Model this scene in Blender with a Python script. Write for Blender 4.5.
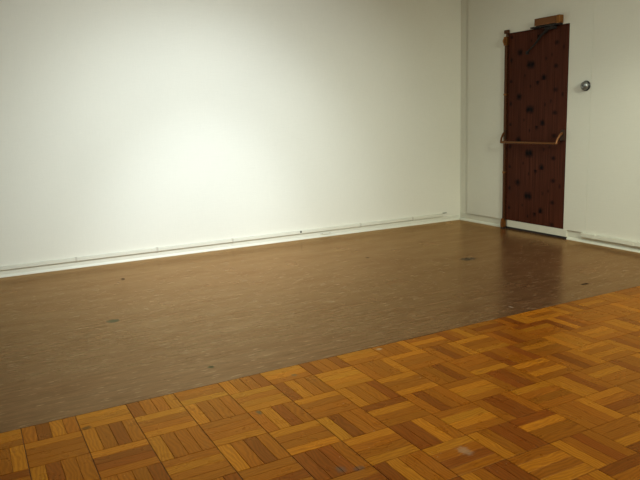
import bpy, bmesh, math, random
from mathutils import Vector, Matrix

for o in list(bpy.data.objects):
    bpy.data.objects.remove(o, do_unlink=True)
S = bpy.context.scene
C = S.collection
PI = math.pi

# ------------------------------------------------------------------ camera
yaw, pitch, roll, f_px = 0.486783, 0.186713, -0.0363074, 665.70
cam_data = bpy.data.cameras.new('camera')
cam = bpy.data.objects.new('camera', cam_data)
C.objects.link(cam)
fw = Vector((math.sin(yaw) * math.cos(pitch), math.cos(yaw) * math.cos(pitch), -math.sin(pitch)))
rt = Vector((math.cos(yaw), -math.sin(yaw), 0))
up = rt.cross(fw)
rx = rt * math.cos(roll) + up * math.sin(roll)
ux = up * math.cos(roll) - rt * math.sin(roll)
mat = Matrix((rx, ux, -fw)).transposed().to_4x4()
mat.translation = Vector((-0.0887, -3.1153, 1.3148))
cam.matrix_world = mat
cam_data.sensor_width = 36
cam_data.lens = f_px * 36 / 640
cam_data.clip_start = 0.05
S.camera = cam

# ------------------------------------------------------------------ light and exposure
S.view_settings.view_transform = 'Standard'
S.view_settings.look = 'None'
S.view_settings.gamma = 1
S.view_settings.use_curve_mapping = False
S.view_settings.exposure = 0.04

world = bpy.data.worlds.new('world')
S.world = world
world.use_nodes = True
world.node_tree.nodes['Background'].inputs[0].default_value = (0.75, 0.85, 1.0, 1)
world.node_tree.nodes['Background'].inputs[1].default_value = 0.0


def area_light(name, loc, target, sx, sy, power, color, spread=180):
    d = bpy.data.lights.new(name, 'AREA')
    d.shape = 'RECTANGLE'
    d.size, d.size_y = sx, sy
    d.energy = power
    d.color = color
    d.spread = math.radians(spread)
    o = bpy.data.objects.new(name, d)
    C.objects.link(o)
    o.location = loc
    o.rotation_euler = (Vector(target) - Vector(loc)).to_track_quat('-Z', 'Y').to_euler()
    return o


def spot_light(name, loc, target, power, color, angle, blend, radius=0.06):
    d = bpy.data.lights.new(name, 'SPOT')
    d.energy = power
    d.color = color
    d.spot_size = math.radians(angle)
    d.spot_blend = blend
    d.shadow_soft_size = radius
    o = bpy.data.objects.new(name, d)
    C.objects.link(o)
    o.location = loc
    o.rotation_euler = (Vector(target) - Vector(loc)).to_track_quat('-Z', 'Y').to_euler()
    return o


# unseen ceiling spots, fitted to the wall brightness, wash the white wall and the door wall, added area lights fill the room
spot_light('wall_washer', (1.3, -2.2, 2.9), (1.9, 3.2, 1.0), 600, (0.935, 1.0, 0.98), 58, 1.0, 0.1)
spot_light('wall_washer', (2.2, 0.2, 2.9), (1.95, 3.2, 0.0), 215, (0.81, 0.905, 1.0), 40, 1.0, 0.1)
spot_light('wall_washer', (2.2, 0.2, 2.9), (1.9, 3.2, 0.3), 215, (0.81, 0.905, 1.0), 70, 1.0, 0.1)
spot_light('door_wall_spot', (3.0, -4.0, 2.9), (5.1, 1.2, 0.6), 630, (0.96, 1.0, 0.78), 60, 1.0, 0.4)
spot_light('door_wall_spot', (3.7, -0.9, 2.9), (5.13, 1.7, -0.4), 112, (0.97, 1.0, 0.80), 50, 1.0, 0.08)
area_light('ceiling_fill', (1.5, -0.5, 2.95), (1.5, -0.5, 0), 1.0, 1.0, 74, (0.82, 1.0, 0.93))
area_light('ceiling_fill', (4.0, -4.5, 2.95), (4.0, -4.5, 0), 1.0, 1.0, 62, (0.97, 1.0, 0.88))


# ------------------------------------------------------------------ helpers
def tag(o, label=None, cat=None, group=None, kind=None):
    if label: o['label'] = label
    if cat: o['category'] = cat
    if group: o['group'] = group
    if kind: o['kind'] = kind
    return o


def obj(name, bm, m=None, parent=None, smooth=False):
    bmesh.ops.recalc_face_normals(bm, faces=bm.faces)
    me = bpy.data.meshes.new(name)
    bm.to_mesh(me)
    bm.free()
    if smooth:
        for p in me.polygons:
            p.use_smooth = True
    o = bpy.data.objects.new(name, me)
    C.objects.link(o)
    if m: me.materials.append(m)
    if parent:
        o.parent = parent
        par = Vector((0, 0, 0))
        q = parent
        while q:
            par += q.location
            q = q.parent
        o.data.transform(Matrix.Translation(-par))
    return o


def empty(name, loc):
    o = bpy.data.objects.new(name, None)
    o.location = loc
    o.empty_display_size = 0.1
    C.objects.link(o)
    return o


def box(bm, x0, x1, y0, y1, z0, z1, bev=0.0):
    r = bmesh.ops.create_cube(bm, size=1)
    vs = r['verts']
    for v in vs:
        v.co = Vector(((x0 + x1) / 2 + v.co.x * (x1 - x0), (y0 + y1) / 2 + v.co.y * (y1 - y0),
                       (z0 + z1) / 2 + v.co.z * (z1 - z0)))
    if bev:
        es = {e for v in vs for e in v.link_edges}
        bmesh.ops.bevel(bm, geom=list(es), offset=bev, segments=2, affect='EDGES', profile=0.6)


def prism(bm, pts, axis, a, b):
    """extrude an outline; axis 'x' -> pts are (y,z)."""
    def P(p, t):
        return {'x': Vector((t, p[0], p[1])), 'y': Vector((p[0], t, p[1])), 'z': Vector((p[0], p[1], t))}[axis]
    A = [bm.verts.new(P(p, a)) for p in pts]
    B = [bm.verts.new(P(p, b)) for p in pts]
    n = len(pts)
    bm.faces.new(A)
    bm.faces.new(B[::-1])
    for i in range(n):
        bm.faces.new((A[i], A[(i + 1) % n], B[(i + 1) % n], B[i]))


def tube(bm, pts, r, seg=12, flat=1.0):
    """swept tube along a polyline; r may be a list."""
    pts = [Vector(p) for p in pts]
    rs = r if isinstance(r, (list, tuple)) else [r] * len(pts)
    rings = []
    ref = None
    for i, p in enumerate(pts):
        t = (pts[min(i + 1, len(pts) - 1)] - pts[max(i - 1, 0)]).normalized()
        if ref is None:
            ref = Vector((0, 0, 1)) if abs(t.z) < 0.9 else Vector((0, 1, 0))
        a = (ref - t * ref.dot(t)).normalized()
        ref = a
        b = t.cross(a)
        rings.append([bm.verts.new(p + (a * math.cos(k * 2 * PI / seg) + b * flat * math.sin(k * 2 * PI / seg)) * rs[i])
                      for k in range(seg)])
    for i in range(len(rings) - 1):
        for k in range(seg):
            bm.faces.new((rings[i][k], rings[i][(k + 1) % seg], rings[i + 1][(k + 1) % seg], rings[i + 1][k]))
    bm.faces.new(rings[0][::-1])
    bm.faces.new(rings[-1])


def lathe_x(bm, prof, x, y, z, seg=32):
    """revolve a (distance from wall, radius) profile about the -X axis at (x,y,z)."""
    rings = []
    for d, r in prof:
        if r < 1e-6:
            rings.append([bm.verts.new((x - d, y, z))])
        else:
            rings.append([bm.verts.new((x - d, y + r * math.cos(k * 2 * PI / seg), z + r * math.sin(k * 2 * PI / seg)))
                          for k in range(seg)])
    for A, B in zip(rings, rings[1:]):
        for k in range(seg):
            k2 = (k + 1) % seg
            if len(A) == 1 and len(B) == 1: continue
            if len(A) == 1: bm.faces.new((A[0], B[k2], B[k]))
            elif len(B) == 1: bm.faces.new((A[k], A[k2], B[0]))
            else: bm.faces.new((A[k], A[k2], B[k2], B[k]))
    if len(rings[0]) > 1: bm.faces.new(rings[0])


# ------------------------------------------------------------------ materials
class NT:
    def __init__(s, name):
        s.m = bpy.data.materials.new(name)
        s.m.use_nodes = True
        s.t = s.m.node_tree
        s.b = s.t.nodes['Principled BSDF']

    def n(s, typ, **kw):
        nd = s.t.nodes.new(typ)
        for k, v in kw.items():
            if k in nd.inputs.keys() if isinstance(k, str) else False:
                nd.inputs[k].default_value = v
            else:
                setattr(nd, k, v)
        return nd

    def l(s, a, b):
        s.t.links.new(a, b)

    def math(s, op, a, b=None, clamp=False):
        nd = s.t.nodes.new('ShaderNodeMath')
        nd.operation = op
        nd.use_clamp = clamp
        for i, v in enumerate((a, b)):
            if v is None: continue
            if isinstance(v, (int, float)): nd.inputs[i].default_value = v
            else: s.l(v, nd.inputs[i])
        return nd.outputs[0]

    def mix(s, fac, a, b, blend='MIX'):
        nd = s.t.nodes.new('ShaderNodeMix')
        nd.data_type = 'RGBA'
        nd.blend_type = blend
        for i, v in ((0, fac), (6, a), (7, b)):
            if isinstance(v, (int, float)): nd.inputs[i].default_value = v
            elif isinstance(v, tuple): nd.inputs[i].default_value = (*v, 1)
            else: s.l(v, nd.inputs[i])
        return nd.outputs[2]

    def noise(s, vec, scale, detail=3, rough=0.5):
        nd = s.t.nodes.new('ShaderNodeTexNoise')
        nd.inputs['Scale'].default_value = scale
        nd.inputs['Detail'].default_value = detail
        nd.inputs['Roughness'].default_value = rough
        s.l(vec, nd.inputs['Vector'])
        return nd.outputs[0]

    def ramp(s, fac, stops):
        nd = s.t.nodes.new('ShaderNodeValToRGB')
        cr = nd.color_ramp
        while len(cr.elements) < len(stops): cr.elements.new(0.5)
        for e, (p, c) in zip(cr.elements, stops):
            e.position = p
            e.color = (c, c, c, 1) if isinstance(c, (int, float)) else (*c, 1)
        s.l(fac, nd.inputs[0])
        return nd.outputs[0]

    def mapping(s, vec, scale=(1, 1, 1), loc=(0, 0, 0)):
        nd = s.t.nodes.new('ShaderNodeMapping')
        nd.inputs['Scale'].default_value = scale
        nd.inputs['Location'].default_value = loc
        s.l(vec, nd.inputs['Vector'])
        return nd.outputs[0]

    def bump(s, h, strength, dist):
        nd = s.t.nodes.new('ShaderNodeBump')
        nd.inputs['Strength'].default_value = strength
        nd.inputs['Distance'].default_value = dist
        s.l(h, nd.inputs['Height'])
        s.l(nd.outputs[0], s.b.inputs['Normal'])
        for c in getattr(s, 'coat', ()):
            s.l(nd.outputs[0], c.inputs['Normal'])

    def varnish(s, color, rough, tint, ior):
        """diffuse body under a warm-toned clear coat whose mirror grows towards grazing view"""
        d = s.n('ShaderNodeBsdfDiffuse')
        s.l(color, d.inputs['Color'])
        g = s.n('ShaderNodeBsdfAnisotropic')
        if isinstance(tint, tuple): g.inputs['Color'].default_value = (*tint, 1)
        else: s.l(tint, g.inputs['Color'])
        s.l(rough, g.inputs['Roughness'])
        fr = s.n('ShaderNodeFresnel')
        fr.inputs['IOR'].default_value = ior
        mx = s.n('ShaderNodeMixShader')
        s.l(fr.outputs[0], mx.inputs[0])
        s.l(d.outputs[0], mx.inputs[1])
        s.l(g.outputs[0], mx.inputs[2])
        out = next(n for n in s.t.nodes if n.type == 'OUTPUT_MATERIAL')
        s.l(mx.outputs[0], out.inputs[0])
        s.coat = (d, g, fr)

    def spot(s, pos, cx, cy, rx_, ry_, soft=0.35, ax=(0, 1), warp=None):
        """1 inside an ellipse at (cx,cy) of the two chosen axes, 0 outside"""
        sep = s.t.nodes.new('ShaderNodeSeparateXYZ')
        s.l(pos, sep.inputs[0])
        dx = s.math('DIVIDE', s.math('SUBTRACT', sep.outputs[ax[0]], cx), rx_)
        dy = s.math('DIVIDE', s.math('SUBTRACT', sep.outputs[ax[1]], cy), ry_)
        r = s.math('SQRT', s.math('ADD', s.math('MULTIPLY', dx, dx), s.math('MULTIPLY', dy, dy)))
        if warp is not None:
            r = s.math('ADD', r, warp)
        return s.math('DIVIDE', s.math('SUBTRACT', 1 + soft / 2, r), soft, clamp=True)


def plain(name, col, rough=0.5, metal=0.0):
    w = NT(name)
    p = w.n('ShaderNodeNewGeometry').outputs['Position']
    n = w.noise(p, 14, 3)
    w.l(w.mix(n, tuple(c * 0.93 for c in col), tuple(min(1, c * 1.06) for c in col)), w.b.inputs['Base Color'])
    w.b.inputs['Roughness'].default_value = rough
    w.b.inputs['Metallic'].default_value = metal
    return w.m


def wall_material(name, col):
    w = NT(name)
    p = w.n('ShaderNodeNewGeometry').outputs['Position']
    big = w.noise(w.mapping(p, (1, 1, 1)), 1.6, 2)
    weave_v = w.noise(w.mapping(p, (260, 260, 12)), 1, 2)
    weave_h = w.noise(w.mapping(p, (12, 12, 260)), 1, 2)
    weave = w.math('ADD', weave_v, weave_h)
    c = w.mix(big, tuple(x * 0.975 for x in col), tuple(min(1, x * 1.02) for x in col))
    c2 = w.mix(w.ramp(w.math('MULTIPLY', weave, 0.5), [(0.3, 0.0), (0.7, 1.0)]), tuple(x * 0.95 for x in (1, 1, 1)), (1.0, 1.0, 1.0))
    w.l(w.mix(1.0, c, c2, 'MULTIPLY'), w.b.inputs['Base Color'])
    w.b.inputs['Roughness'].default_value = 0.55
    w.b.inputs['Specular IOR Level'].default_value = 0.3
    w.bump(weave, 0.12, 0.001)
    return w.m


M_wall = wall_material('wall_vinyl', (0.77, 0.755, 0.67))
M_trim = plain('white_trim', (0.69, 0.68, 0.585), 0.5)
M_ceil = plain('ceiling_white', (0.75, 0.74, 0.70), 0.8)
M_dark = plain('dark_gap', (0.012, 0.009, 0.008), 0.8)
M_bronze = plain('bronze', (0.165, 0.062, 0.017), 0.36, 0.6)
M_rod = plain('brown_rod', (0.085, 0.029, 0.010), 0.42, 0.6)
M_hub = plain('dark_bronze_hub', (0.045, 0.019, 0.008), 0.4, 0.5)
M_brass = plain('sheen_brass', (0.27, 0.115, 0.034), 0.34, 0.9)  # brighter than the bronze: holds the sheen of foot latch and closer end
M_darkbronze = plain('dark_bronze', (0.009, 0.005, 0.004), 0.8, 0.0)
M_clip = plain('dull_white', (0.56, 0.53, 0.45), 0.5)  # clip colour, slightly darker than the trim
M_black = plain('black_plastic', (0.012, 0.012, 0.013), 0.35)
M_chrome = plain('brushed_chrome', (0.27, 0.28, 0.28), 0.42, 0.9)
M_grey = plain('grey_plastic', (0.30, 0.30, 0.27), 0.5)


def vinyl_floor():
    w = NT('brown_sheet_floor')
    p = w.n('ShaderNodeNewGeometry').outputs['Position']
    fine = w.noise(w.mapping(p, (6, 60, 1)), 1.0, 5, 0.62)
    streak = w.noise(w.mapping(p, (2.6, 26, 1), (3.1, 7.7, 0)), 1.0, 4, 0.6)
    fleck = w.noise(w.mapping(p, (11, 75, 1), (1.3, 2.7, 0)), 1.0, 2, 0.5)
    big = w.noise(w.mapping(p, (0.9, 2.6, 1)), 1.0, 3)
    base = w.mix(w.ramp(fine, [(0.32, 0.0), (0.70, 1.0)]), (0.074, 0.0300, 0.0125), (0.148, 0.0690, 0.0315))
    base = w.mix(w.ramp(streak, [(0.50, 0.0), (0.68, 0.65)]), base, (0.170, 0.086, 0.041))
    base = w.mix(w.ramp(streak, [(0.32, 0.40), (0.44, 0.0)]), base, (0.062, 0.0250, 0.0105))
    base = w.mix(w.ramp(fleck, [(0.62, 0.0), (0.70, 0.7)]), base, (0.32, 0.195, 0.110))
    base = w.mix(w.math('MULTIPLY', big, 0.40), base, (0.088, 0.039, 0.017))
    # streaks and flecks tint the mirror too, so the pattern shows at grazing view
    mott = w.noise(w.mapping(p, (1.7, 7.5, 1), (5.0, 1.0, 0)), 1.0, 3, 0.6)
    coat = w.mix(w.ramp(w.math('ADD', w.math('MULTIPLY', fine, 0.45), w.math('MULTIPLY', mott, 0.55)), [(0.36, 0.0), (0.62, 1.0)]), (0.81, 0.52, 0.265), (0.98, 0.69, 0.375))
    coat = w.mix(w.ramp(fleck, [(0.62, 0.0), (0.70, 0.8)]), coat, (1.0, 0.82, 0.53))
    wob = w.math('MULTIPLY', w.math('SUBTRACT', w.noise(p, 45, 2), 0.5), 0.9)
    for (cx, cy, a, b, col, k) in ((0.679, 1.347, 0.040, 0.035, (0.085, 0.085, 0.05), 0.85),
                                   (0.998, 2.537, 0.016, 0.03, (0.06, 0.035, 0.02), 0.9),
                                   (3.779, 1.388, 0.075, 0.055, (0.06, 0.05, 0.038), 0.7),
                                   (0.960, 0.172, 0.017, 0.017, (0.06, 0.06, 0.03), 0.85),
                                   (3.895, 0.214, 0.036, 0.016, (0.02, 0.012, 0.008), 0.9),
                                   (3.035, 0.087, 0.006, 0.02, (0.42, 0.33, 0.24), 0.7),
                                   (3.10, 1.99, 0.020, 0.02, (0.05, 0.03, 0.02), 0.7)):
        msk = w.math('MULTIPLY', w.spot(p, cx, cy, a, b, 0.5, warp=wob), k)
        base = w.mix(msk, base, col)
        coat = w.mix(msk, coat, tuple(min(1.0, 2.6 * x) for x in col))
    w.varnish(base, w.ramp(w.noise(p, 3.0, 3), [(0.3, 0.20), (0.7, 0.28)]), coat, 1.68)
    w.bump(w.noise(w.mapping(p, (3, 3, 1)), 1.0, 2), 0.02, 0.01)
    return w.m


def parquet_material():
    w = NT('oak_parquet')
    at = w.n('ShaderNodeAttribute', attribute_name='tone')
    uv = w.n('ShaderNodeUVMap', uv_map='grain').outputs[0]
    p = w.n('ShaderNodeNewGeometry').outputs['Position']
    warp = w.noise(w.mapping(uv, (5, 11, 1)), 1, 2)
    # cathedral grain: stretched rings bent by slow noise
    sep = w.n('ShaderNodeSeparateXYZ')
    w.l(uv, sep.inputs[0])
    ring = w.math('SINE', w.math('ADD', w.math('MULTIPLY', sep.outputs[1], 420.0), w.math('MULTIPLY', warp, 34.0)))
    pores = w.noise(w.mapping(uv, (22, 420, 1)), 1, 3, 0.6)
    g = w.math('ADD', w.math('MULTIPLY', ring, 0.20), w.math('MULTIPLY', w.math('SUBTRACT', pores, 0.5), 1.1))
    gr = w.ramp(w.math('ADD', g, 0.5), [(0.12, 0.0), (0.8, 1.0)])
    dark = w.mix(1.0, at.outputs['Color'], (0.60, 0.44, 0.34), 'MULTIPLY')
    lite = w.mix(1.0, at.outputs['Color'], (1.16, 1.14, 1.10), 'MULTIPLY')
    c = w.mix(gr, dark, lite)
    blot = w.noise(w.mapping(uv, (9, 30, 1), (4, 2, 0)), 1, 2)
    c = w.mix(w.ramp(blot, [(0.66, 0.0), (0.82, 0.55)]), c, (0.13, 0.042, 0.012))
    c = w.mix(w.ramp(w.noise(p, 75, 2), [(0.735, 0.0), (0.78, 0.55)]), c, (0.50, 0.38, 0.24))
    wob = w.math('MULTIPLY', w.math('SUBTRACT', w.noise(p, 70, 2), 0.5), 1.4)
    for (cx, cy, a, b, col, k) in ((0.959, -0.485, 0.011, 0.020, (0.045, 0.050, 0.030), 0.85),
                                   (1.287, -0.176, 0.014, 0.015, (0.06, 0.062, 0.038), 0.75),
                                   (1.03, -1.105, 0.018, 0.022, (0.05, 0.045, 0.042), 0.6),
                                   (1.09, -1.135, 0.022, 0.016, (0.05, 0.045, 0.042), 0.55),
                                   (1.51, -1.243, 0.022, 0.034, (0.34, 0.25, 0.16), 0.35),
                                   (1.86, -0.10, 0.016, 0.012, (0.46, 0.36, 0.22), 0.5),
                                   (0.255, -0.215, 0.022, 0.014, (0.03, 0.008, 0.004), 0.85)):
        c = w.mix(w.math('MULTIPLY', w.spot(p, cx, cy, a, b, 0.7, warp=wob), k), c, col)
    w.varnish(c, w.ramp(w.noise(p, 9, 3), [(0.3, 0.25), (0.7, 0.36)]), (1.0, 0.61, 0.21), 1.56)
    w.bump(g, 0.06, 0.002)
    return w.m


def door_material():
    """dark knotty veneer: vertical grain with a printed knot pattern that repeats every 0.449 m"""
    w = NT('knotty_veneer')
    p = w.n('ShaderNodeNewGeometry').outputs['Position']
    sep = w.n('ShaderNodeSeparateXYZ')
    w.l(p, sep.inputs[0])
    fine = w.noise(w.mapping(p, (1, 190, 2.2)), 1, 4, 0.6)
    band = w.noise(w.mapping(p, (1, 34, 0.7)), 1, 2)
    base = w.mix(w.ramp(fine, [(0.3, 0.0), (0.7, 1.0)]), (0.026, 0.0070, 0.0038), (0.118, 0.034, 0.0180))
    base = w.mix(w.math('MULTIPLY', w.ramp(band, [(0.35, 0.0), (0.7, 1.0)]), 0.45), base, (0.040, 0.011, 0.006))
    zz = w.math('MODULO', w.math('ADD', sep.outputs[2], 0.449 * 4 - 1.868 + 0.30), 0.449)
    comb = w.n('ShaderNodeCombineXYZ')
    w.l(sep.outputs[1], comb.inputs[0])
    w.l(zz, comb.inputs[1])
    q = comb.outputs[0]
    wob = w.math('MULTIPLY', w.math('SUBTRACT', w.noise(p, 40, 2), 0.5), 0.9)
    # (y, offset above the cell's floor, radii) ; 0.30 = the knot 1.868 m up
    for (y, z, a, b, k) in DOOR_KNOTS:
        base = w.mix(w.math('MULTIPLY', w.spot(q, y, z, a * 1.6, b * 1.35, 1.3, warp=wob), k), base, (0.0035, 0.0025, 0.0035))
    w.l(base, w.b.inputs['Base Color'])
    w.b.inputs['Roughness'].default_value = 0.42
    w.b.inputs['Specular IOR Level'].default_value = 0.05
    w.bump(fine, 0.08, 0.001)
    return w.m


DOOR_KNOTS = [(2.175, 0.300, 0.020, 0.022, 0.95), (2.045, 0.165, 0.017, 0.024, 1.0), (1.998, 0.165, 0.017, 0.026, 1.0),
              (1.845, 0.025, 0.017, 0.022, 1.0), (1.925, 0.440, 0.012, 0.020, 0.9), (1.690, 0.128, 0.016, 0.014, 0.85),
              (1.690, 0.350, 0.016, 0.014, 0.8), (2.295, 0.230, 0.012, 0.016, 0.9), (2.295, 0.010, 0.011, 0.014, 0.85),
              (2.02, 0.40, 0.007, 0.012, 0.7), (1.82, 0.21, 0.008, 0.013, 0.6), (1.60, 0.30, 0.008, 0.014, 0.7),
              (2.10, 0.06, 0.007, 0.010, 0.6), (1.745, 0.24, 0.007, 0.012, 0.6)]
M_vinyl = vinyl_floor()
M_parq = parquet_material()
M_door = door_material()

# ------------------------------------------------------------------ room shell
XR = 5.135                         # face of the panelling on the door wall
XB = XR + 0.018                    # wall behind that panelling
XL, YN, H = -4.0, -5.5, 3.05       # far left end, wall behind the camera, ceiling height


def wall_y(x):                     # face of the long white wall, which runs a degree and a half off square
    return 3.2743 - 0.02704 * x


def edge_y(x):                     # where the brown floor meets the parquet
    return (-0.2171 + 0.003544 * (x / 0.2286 - 12)) * 0.2286


def struct(name, bm, m, label=None, cat=None, smooth=False):
    o = obj(name, bm, m, smooth=smooth)
    return tag(o, label, cat, kind='structure')


bm = bmesh.new()
prism(bm, [(XL, edge_y(XL)), (XB + 0.1, edge_y(XB)), (XB + 0.1, wall_y(XB) + 0.1), (XL, wall_y(XL) + 0.1)], 'z', -0.06, 0.0)
struct('floor', bm, M_vinyl, 'glossy brown wood-grain sheet floor between white wall and parquet', 'floor')

# ---- parquet: one mesh, a bevelled strip per slat over a dark bed
U = 0.2286
TONES = {
    (-1, 0): 'lllm', (0, 0): 'mdlm', (1, 0): 'lyll', (2, 0): 'dmml', (3, 0): 'ommy', (4, 0): 'lmod', (5, 0): 'lylm',
    (6, 0): 'domd', (7, 0): 'lllm', (8, 0): 'moml', (9, 0): 'molm', (10, 0): 'dmlm',
    (-1, 1): 'mmml', (0, 1): 'lmmm', (1, 1): 'lmdm', (2, 1): 'ymml', (3, 1): 'lmmm', (4, 1): 'ymll', (5, 1): 'dlmm',
    (6, 1): 'lyll', (7, 1): 'mmml', (8, 1): 'lmmm', (9, 1): 'mdml', (10, 1): 'lmml', (11, 1): 'odmm',
    (-1, 2): 'dmmm', (0, 2): 'ldmm', (1, 2): 'lddm', (2, 2): 'lmmm', (3, 2): 'mmml', (4, 2): 'mldm', (5, 2): 'lmmm',
    (6, 2): 'lmmd', (7, 2): 'lmml', (8, 2): 'mmdm', (9, 2): 'mmml', (10, 2): 'dmod', (11, 2): 'mlmm',
    (0, 3): 'mmld', (1, 3): 'mmmd', (2, 3): 'mlmm', (3, 3): 'lmdm', (4, 3): 'lmml', (5, 3): 'ydmm', (6, 3): 'dlmm',
    (7, 3): 'mdmm', (8, 3): 'mllm', (9, 3): 'mddm', (10, 3): 'lmlm', (11, 3): 'mdol', (12, 3): 'lmlm',
    (2, 4): 'ddmd', (3, 4): 'mmdm', (4, 4): 'dddm', (5, 4): 'lmml', (6, 4): 'ddlm', (7, 4): 'mylm', (8, 4): 'mddm',
    (9, 4): 'lmmm', (10, 4): 'lldm', (11, 4): 'mlmm', (12, 4): 'dmml',
    (4, 5): 'mdmd', (5, 5): 'dlmm', (6, 5): 'lmdm', (7, 5): 'lmdd', (8, 5): 'dlmm', (9, 5): 'mmml', (10, 5): 'lmdm',
    (6, 6): 'lmdd', (7, 6): 'mlml', (8, 6): 'lmdm', (9, 6): 'mmld', (10, 6): 'lmmm', (7, 7): 'ddml', (8, 7): 'dmmm',
    (9, 7): 'ddmm',
}
PAL = {'d': (0.172, 0.037, 0.0030), 'o': (0.248, 0.065, 0.0032), 'm': (0.250, 0.071, 0.0040), 'l': (0.345, 0.116, 0.0066),
       'y': (0.362, 0.136, 0.0088)}
rng = random.Random(11)
bm = bmesh.new()
uvl = bm.loops.layers.uv.new('grain')
tl = bm.loops.layers.float_color.new('tone')


def slat(x0, x1, y0, y1, along_x, col):
    g = 0.0005
    bv = 0.0012
    x0 += g; x1 -= g; y0 += g; y1 -= g
    if x1 - x0 < 0.004 or y1 - y0 < 0.004: return
    ou, ov = rng.uniform(0, 40), rng.uniform(0, 40)
    lo = [(x0, y0, -0.008), (x1, y0, -0.008), (x1, y1, -0.008), (x0, y1, -0.008)]
    md = [(x0, y0, -bv), (x1, y0, -bv), (x1, y1, -bv), (x0, y1, -bv)]
    hi = [(x0 + bv, y0 + bv, 0), (x1 - bv, y0 + bv, 0), (x1 - bv, y1 - bv, 0), (x0 + bv, y1 - bv, 0)]
    L, Mv, Hv = ([bm.verts.new(p) for p in q] for q in (lo, md, hi))
    fs = [bm.faces.new(Hv)]
    for i in range(4):
        j = (i + 1) % 4
        fs.append(bm.faces.new((Mv[i], Mv[j], Hv[j], Hv[i])))
        fs.append(bm.faces.new((L[i], L[j], Mv[j], Mv[i])))
    for f in fs:
        for lp in f.loops:
            a, b = lp.vert.co.x, lp.vert.co.y
            lp[uvl].uv = (a + ou, b + ov) if along_x else (b + ou, a + ov)
            lp[tl] = (*col, 1)


for i in range(-18, 23):
    for j in range(0, 24):
        codes = TONES.get((i, j)) or ''.join(rng.choice('ddmmmmmolll') for _ in range(4))
        for k in range(4):
            v = rng.uniform(0.88, 1.12)
            h = rng.uniform(-0.04, 0.04)
            c = PAL[codes[k]]
            col = (c[0] * v * (1 + h), c[1] * v, c[2] * v * (1 - h))
            bg = 0.0007
            if (i + j) % 2:      # boards run along the border
                y1 = -(j + k / 4) * U - (bg if k == 0 else 0)
                y0 = -(j + (k + 1) / 4) * U + (bg if k == 3 else 0)
                x0, x1 = i * U + bg, (i + 1) * U - bg
                ax = True
            else:
                x0 = (i + k / 4) * U + (bg if k == 0 else 0)
                x1 = (i + (k + 1) / 4) * U - (bg if k == 3 else 0)
                y1, y0 = -j * U - bg, -(j + 1) * U + bg
                ax = False
            y1 = min(y1, edge_y((x0 + x1) / 2) - 0.002)
            x1 = min(x1, XB - 0.002)
            y0 = max(y0, YN)
            if y1 > y0 and x1 > x0:
                slat(x0, x1, y0, y1, ax, col)
struct('floor_parquet', bm, M_parq, 'orange oak block parquet floor in a basketweave pattern', 'floor')
bm = bmesh.new()
prism(bm, [(XL, edge_y(XL) - 0.0005), (XL, YN), (XB, YN), (XB, edge_y(XB) - 0.0005)], 'z', -0.06, -0.003)
struct('floor_bed', bm, M_dark, 'dark bed showing in the joints of the parquet', 'floor')

# ---- long white wall with the base strip that shows below the cable raceway
bm = bmesh.new()
prism(bm, [(XL, wall_y(XL)), (XB, wall_y(XB)), (XB, wall_y(XB) + 0.12), (XL, wall_y(XL) + 0.12)], 'z', -0.06, H)
struct('wall_left', bm, M_wall, 'long white wall behind the brown floor', 'wall')
bm = bmesh.new()
for (x0, x1) in ((XL, 5.134),):
    A = [(0.0, 0.0), (0.014, 0.0), (0.012, 0.008), (0.004, 0.022), (0.003, 0.056), (0.0, 0.058)]
    va = [bm.verts.new((x0, wall_y(x0) - d, z)) for d, z in A]
    vb = [bm.verts.new((x1, wall_y(x1) - d, z)) for d, z in A]
    n = len(A)
    bm.faces.new(va); bm.faces.new(vb[::-1])
    for i in range(n):
        bm.faces.new((va[i], va[(i + 1) % n], vb[(i + 1) % n], vb[i]))
struct('baseboard_left', bm, M_trim, 'low white base strip under the cable raceway of the long wall', 'baseboard')

# ---- door wall: plaster behind, panels in front, opening for the door
DY0, DY1, DZ = 1.540, 2.372, 2.078
YC = wall_y(XB)
bm = bmesh.new()
box(bm, XB, XB + 0.12, DY1, YC, -0.06, H)
box(bm, XB, XB + 0.12, YN, DY0, -0.06, H)
box(bm, XB, XB + 0.12, DY0, DY1, DZ, H)
wr = struct('wall_right', bm, M_wall, 'short white panelled wall that holds the dark door', 'wall')
PZ = 0.094
for (y0, y1, z0) in ((DY1, 2.985, PZ), (1.2725, DY0, PZ), (0.05, 1.2705, PZ), (-1.17, 0.048, PZ), (-2.39, -1.172, PZ), (-3.61, -2.392, PZ), (YN, -3.612, PZ)):
    bm = bmesh.new()
    box(bm, XR, XB, y0, y1, z0, H - 0.002, 0.0012)
    obj('wall_panel', bm, M_wall, wr)
bm = bmesh.new()
box(bm, XR, XB, DY0, DY1, DZ + 0.001, H - 0.002, 0.0008)
obj('wall_panel', bm, M_wall, wr)

bm = bmesh.new()
for (y0, y1) in ((2.376, YC - 0.012), (YN, 1.494)):
    prism(bm, [(XB, 0.0), (XB - 0.024, 0.0), (XB - 0.022, 0.010), (XB - 0.013, 0.020), (XB - 0.004, 0.026), (XB - 0.003, 0.090), (XB, 0.092)][::-1]
          and [(XB, 0.0), (XB - 0.024, 0.0), (XB - 0.022, 0.010), (XB - 0.013, 0.020), (XB - 0.004, 0.026), (XB - 0.003, 0.090), (XB, 0.092)], 'y', y0, y1)
struct('baseboard_right', bm, M_trim, 'low white base strip along the foot of the door wall', 'baseboard')

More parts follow.
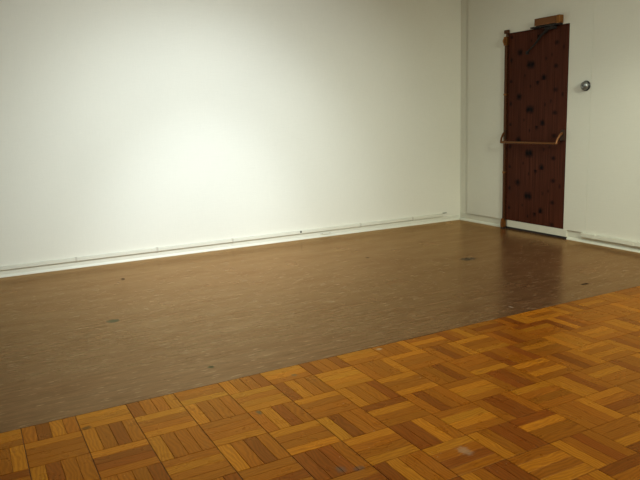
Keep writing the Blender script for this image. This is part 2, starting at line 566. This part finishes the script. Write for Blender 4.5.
bm = bmesh.new()
box(bm, XL - 0.12, XB + 0.12, YN - 0.12, wall_y(XL) + 0.12, H, H + 0.1)
struct('ceiling', bm, M_ceil, 'plain white ceiling', 'ceiling')
bm = bmesh.new()
box(bm, XL - 0.12, XL, YN, wall_y(XL), -0.06, H)
struct('wall_far', bm, M_wall, 'white wall at the unseen end of the room', 'wall')
bm = bmesh.new()
box(bm, XL, XB, YN - 0.12, YN, -0.06, H)
struct('wall_back', bm, M_wall, 'plain white wall behind the viewer', 'wall')

# ------------------------------------------------------------------ door with its panic hardware
door = empty('door_1', (XR, (DY0 + DY1) / 2, 0))
tag(door, 'dark brown knotty wood exit door with bronze push bar', 'door', kind='structure')
FX = XR - 0.002                     # face of the leaf
bm = bmesh.new()
box(bm, FX, FX + 0.044, DY0 + 0.003, DY1 - 0.024, 0.098, DZ - 0.003, 0.0015)
obj('door_leaf', bm, M_door, door)
bm = bmesh.new()
box(bm, XR + 0.001, XR + 0.03, 1.498, 2.330, 0.022, 0.096, 0.002)
obj('kick_board', bm, M_trim, door)['label'] = 'white painted strip closing the foot of the dark door'
bm = bmesh.new()
box(bm, XR + 0.002, XR + 0.05, 1.498, 2.345, 0.001, 0.024)  # dark strip put in for the shade of the gap
obj('gap_shade', bm, M_dark, door)['label'] = 'black strip for the shade in the gap under the door'

# vertical latch rod on the left stile
RY = 2.362
RX = FX - 0.022
rod_bm = bmesh.new()
box(rod_bm, FX - 0.026, FX - 0.0005, RY - 0.017, RY + 0.013, 0.10, 2.03, 0.006)
rod = obj('latch_rod', rod_bm, M_rod, door)
bm = bmesh.new()
box(bm, FX - 0.040, FX - 0.001, RY - 0.026, RY + 0.016, 1.955, 2.045, 0.006)
tube(bm, [(FX - 0.041, RY - 0.004, 1.965), (FX - 0.055, RY, 2.0), (FX - 0.041, RY - 0.004, 2.035)], 0.009)
obj('latch_case', bm, M_brass, rod)
bm = bmesh.new()
box(bm, FX - 0.034, FX - 0.001, RY - 0.036, RY + 0.016, 2.074, 2.112, 0.004)
tube(bm, [(FX - 0.018, RY - 0.008, 2.04), (FX - 0.018, RY - 0.008, 2.08)], 0.007)
obj('strike', bm, M_rod, rod)
bm = bmesh.new()
prism(bm, [(RY - 0.028, 0.012), (RY + 0.022, 0.012), (RY + 0.022, 0.060), (RY + 0.010, 0.112), (RY - 0.014, 0.112), (RY - 0.028, 0.080)],
      'x', FX - 0.044, FX - 0.002)
bmesh.ops.bevel(bm, geom=list(bm.edges), offset=0.005, segments=2, affect='EDGES')
obj('foot_latch', bm, M_brass, rod)
bm = bmesh.new()
box(bm, FX - 0.040, FX - 0.004, RY - 0.024, RY + 0.020, 0.0015, 0.0125, 0.002)
obj('latch_keeper', bm, M_black, rod)
for z in (1.45, 0.62):
    bm = bmesh.new()
    box(bm, FX - 0.029, FX - 0.0005, RY - 0.021, RY + 0.016, z - 0.009, z + 0.009, 0.002)
    obj('rod_guide', bm, M_brass, rod)

# crash bar on two lever arms
ST = 0.100                          # stand-off of the bar
BZ = 0.950
YLa, YRa = 2.347, 1.600
bm = bmesh.new()
tube(bm, [(FX - ST, 2.330, BZ), (FX - ST, 1.572, BZ)], 0.0125, 16)
bar = obj('push_bar', bm, M_bronze, door, smooth=False)
for yy, yb, w in ((2.357, 2.328, 0.015), (1.566, 1.570, 0.022)):
    bm = bmesh.new()
    box(bm, FX - 0.030, FX - 0.0005, yy - w, yy + w, 0.975, 1.080, 0.008)
    pl = obj('pivot_case', bm, M_hub, bar)
    bm = bmesh.new()
    tube(bm, [(FX - 0.024, yy, 1.048), (FX - 0.055, (yy * 2 + yb) / 3, 1.030), (FX - 0.086, (yy + 2 * yb) / 3, 0.990), (FX - ST - 0.001, yb, BZ - 0.002)],
         [0.014, 0.013, 0.012, 0.0135], 12, 0.8)
    obj('lever_arm', bm, M_bronze, bar)

# ------------------------------------------------------------------ door closer on the wall above the door
closer = empty('door_closer', (XR, 1.79, DZ + 0.03))
tag(closer, 'bronze box door closer with folded arm above the dark door', 'door closer')
CZ0, CZ1 = 2.094, 2.164
bm = bmesh.new()
box(bm, XR - 0.066, XR - 0.004, 1.650, 1.926, CZ0, CZ1, 0.004)
obj('body', bm, M_bronze, closer)
bm = bmesh.new()
box(bm, XR - 0.068, XR - 0.003, 1.612, 1.649, CZ0 - 0.006, CZ1 + 0.002, 0.010)  # bright end face: highlight put into the colour
obj('end_cap', bm, M_brass, closer)['label'] = 'end of the closer box, its highlight put into a brighter brass'
bm = bmesh.new()
box(bm, XR - 0.060, XR - 0.0005, 1.625, 1.985, CZ0 - 0.018, CZ0 - 0.003, 0.002)
obj('mounting_plate', bm, M_darkbronze, closer)
bm = bmesh.new()
tube(bm, [(XR - 0.036, 1.72, CZ0 - 0.018), (XR - 0.036, 1.72, CZ0 - 0.050)], 0.022, 16)
box(bm, XR - 0.056, XR - 0.016, 1.68, 1.80, CZ0 - 0.050, CZ0 - 0.022, 0.004)
tube(bm, [(XR - 0.038, 1.76, CZ0 - 0.036), (XR - 0.036, 1.86, CZ0 - 0.092), (XR - 0.032, 1.945, CZ0 - 0.170)], [0.013, 0.011, 0.009], 10)
arm = obj('arm', bm, M_darkbronze, closer)
bm = bmesh.new()
tube(bm, [(XR - 0.032, 1.945, CZ0 - 0.168), (XR - 0.014, 2.065, CZ0 - 0.235)], 0.007, 10)
box(bm, XR - 0.020, XR - 0.0025, 2.052, 2.082, CZ0 - 0.255, CZ0 - 0.222, 0.003)
obj('link_rod', bm, M_darkbronze, arm)

# ------------------------------------------------------------------ round bell
bell = empty('door_bell', (XR, 1.322, 1.487))
tag(bell, 'small round grey metal bell on the wall right of the dark door', 'bell')
bm = bmesh.new()
lathe_x(bm, [(0.0005, 0.047), (0.012, 0.047), (0.016, 0.040), (0.016, 0.0)], XR, 1.322, 1.487)
obj('base_ring', bm, M_black, bell, True)
bm = bmesh.new()
lathe_x(bm, [(0.017, 0.041), (0.024, 0.0415), (0.036, 0.038), (0.046, 0.030), (0.052, 0.019), (0.055, 0.007), (0.0555, 0.0)], XR, 1.322, 1.487)
obj('gong', bm, M_chrome, bell, True)
bm = bmesh.new()
lathe_x(bm, [(0.0556, 0.006), (0.058, 0.005), (0.059, 0.0)], XR, 1.322, 1.487, 12)
obj('screw', bm, M_black, bell, True)


# ------------------------------------------------------------------ cable raceways and small plates
def run_left(bm, x0, x1, d0, d1, z0, z1, bev=0.0):
    r = bmesh.ops.create_cube(bm, size=1)
    for v in r['verts']:
        x = x0 if v.co.x < 0 else x1
        v.co = Vector((x, wall_y(x) - (d1 if v.co.y < 0 else d0), z0 if v.co.z < 0 else z1))
    if bev:
        es = {e for v in r['verts'] for e in v.link_edges}
        bmesh.ops.bevel(bm, geom=list(es), offset=bev, segments=2, affect='EDGES')


rw = empty('cable_raceway', (2.0, wall_y(2.0), 0.065))
tag(rw, 'thin white cable raceway along the foot of the long wall', 'cable raceway')
bm = bmesh.new()
run_left(bm, XL + 0.01, 4.884, 0.001, 0.023, 0.066, 0.100, 0.003)
obj('channel', bm, M_trim, rw)
for x in (-0.02, 0.731, 1.478, 2.245, 3.75, 4.45):
    bm = bmesh.new()
    run_left(bm, x - 0.009, x + 0.009, 0.0005, 0.0255, 0.063, 0.1035, 0.002)
    obj('joint_clip', bm, M_clip, rw)
bm = bmesh.new()
run_left(bm, 3.002, 3.020, 0.002, 0.028, 0.076, 0.098, 0.003)
tag(obj('plug', bm, M_black, rw), 'small black plug on the raceway')
bm = bmesh.new()
run_left(bm, 4.888, 4.944, 0.001, 0.016, 0.099, 0.109, 0.003)
tag(obj('end_cap', bm, M_grey, rw), 'grey end cap of the raceway')

rw2 = empty('cable_raceway', (XR, 0.5, 0.05))
tag(rw2, 'short white cable raceway on the wall right of the door', 'cable raceway')
bm = bmesh.new()
box(bm, XR - 0.020, XR - 0.001, -3.0, 1.309, 0.055, 0.094, 0.003)
obj('channel', bm, M_trim, rw2)
for y in (1.16, 0.74, -0.1):
    bm = bmesh.new()
    box(bm, XR - 0.0225, XR - 0.0005, y - 0.016, y + 0.016, 0.053, 0.096, 0.002)
    obj('joint_clip', bm, M_trim, rw2)

pl = empty('cover_plate', (3.311, wall_y(3.311), 0.04))
tag(pl, 'small flat white plate under the black plug of the long raceway', 'cover plate')
bm = bmesh.new()
run_left(bm, 3.255, 3.375, 0.006, 0.016, 0.026, 0.052, 0.002)
obj('plate', bm, M_trim, pl)
for x in (3.268, 3.362):
    bm = bmesh.new()
    run_left(bm, x - 0.004, x + 0.004, 0.0161, 0.018, 0.035, 0.043, 0.001)
    obj('screw', bm, M_grey, pl)
pl = empty('cover_plate', (XR, 0.915, 0.04))
tag(pl, 'small flat white plate on the base strip right of the door', 'cover plate')
bm = bmesh.new()
box(bm, XB - 0.010, XB - 0.0042, 0.865, 0.968, 0.029, 0.047, 0.002)
obj('plate', bm, M_trim, pl)
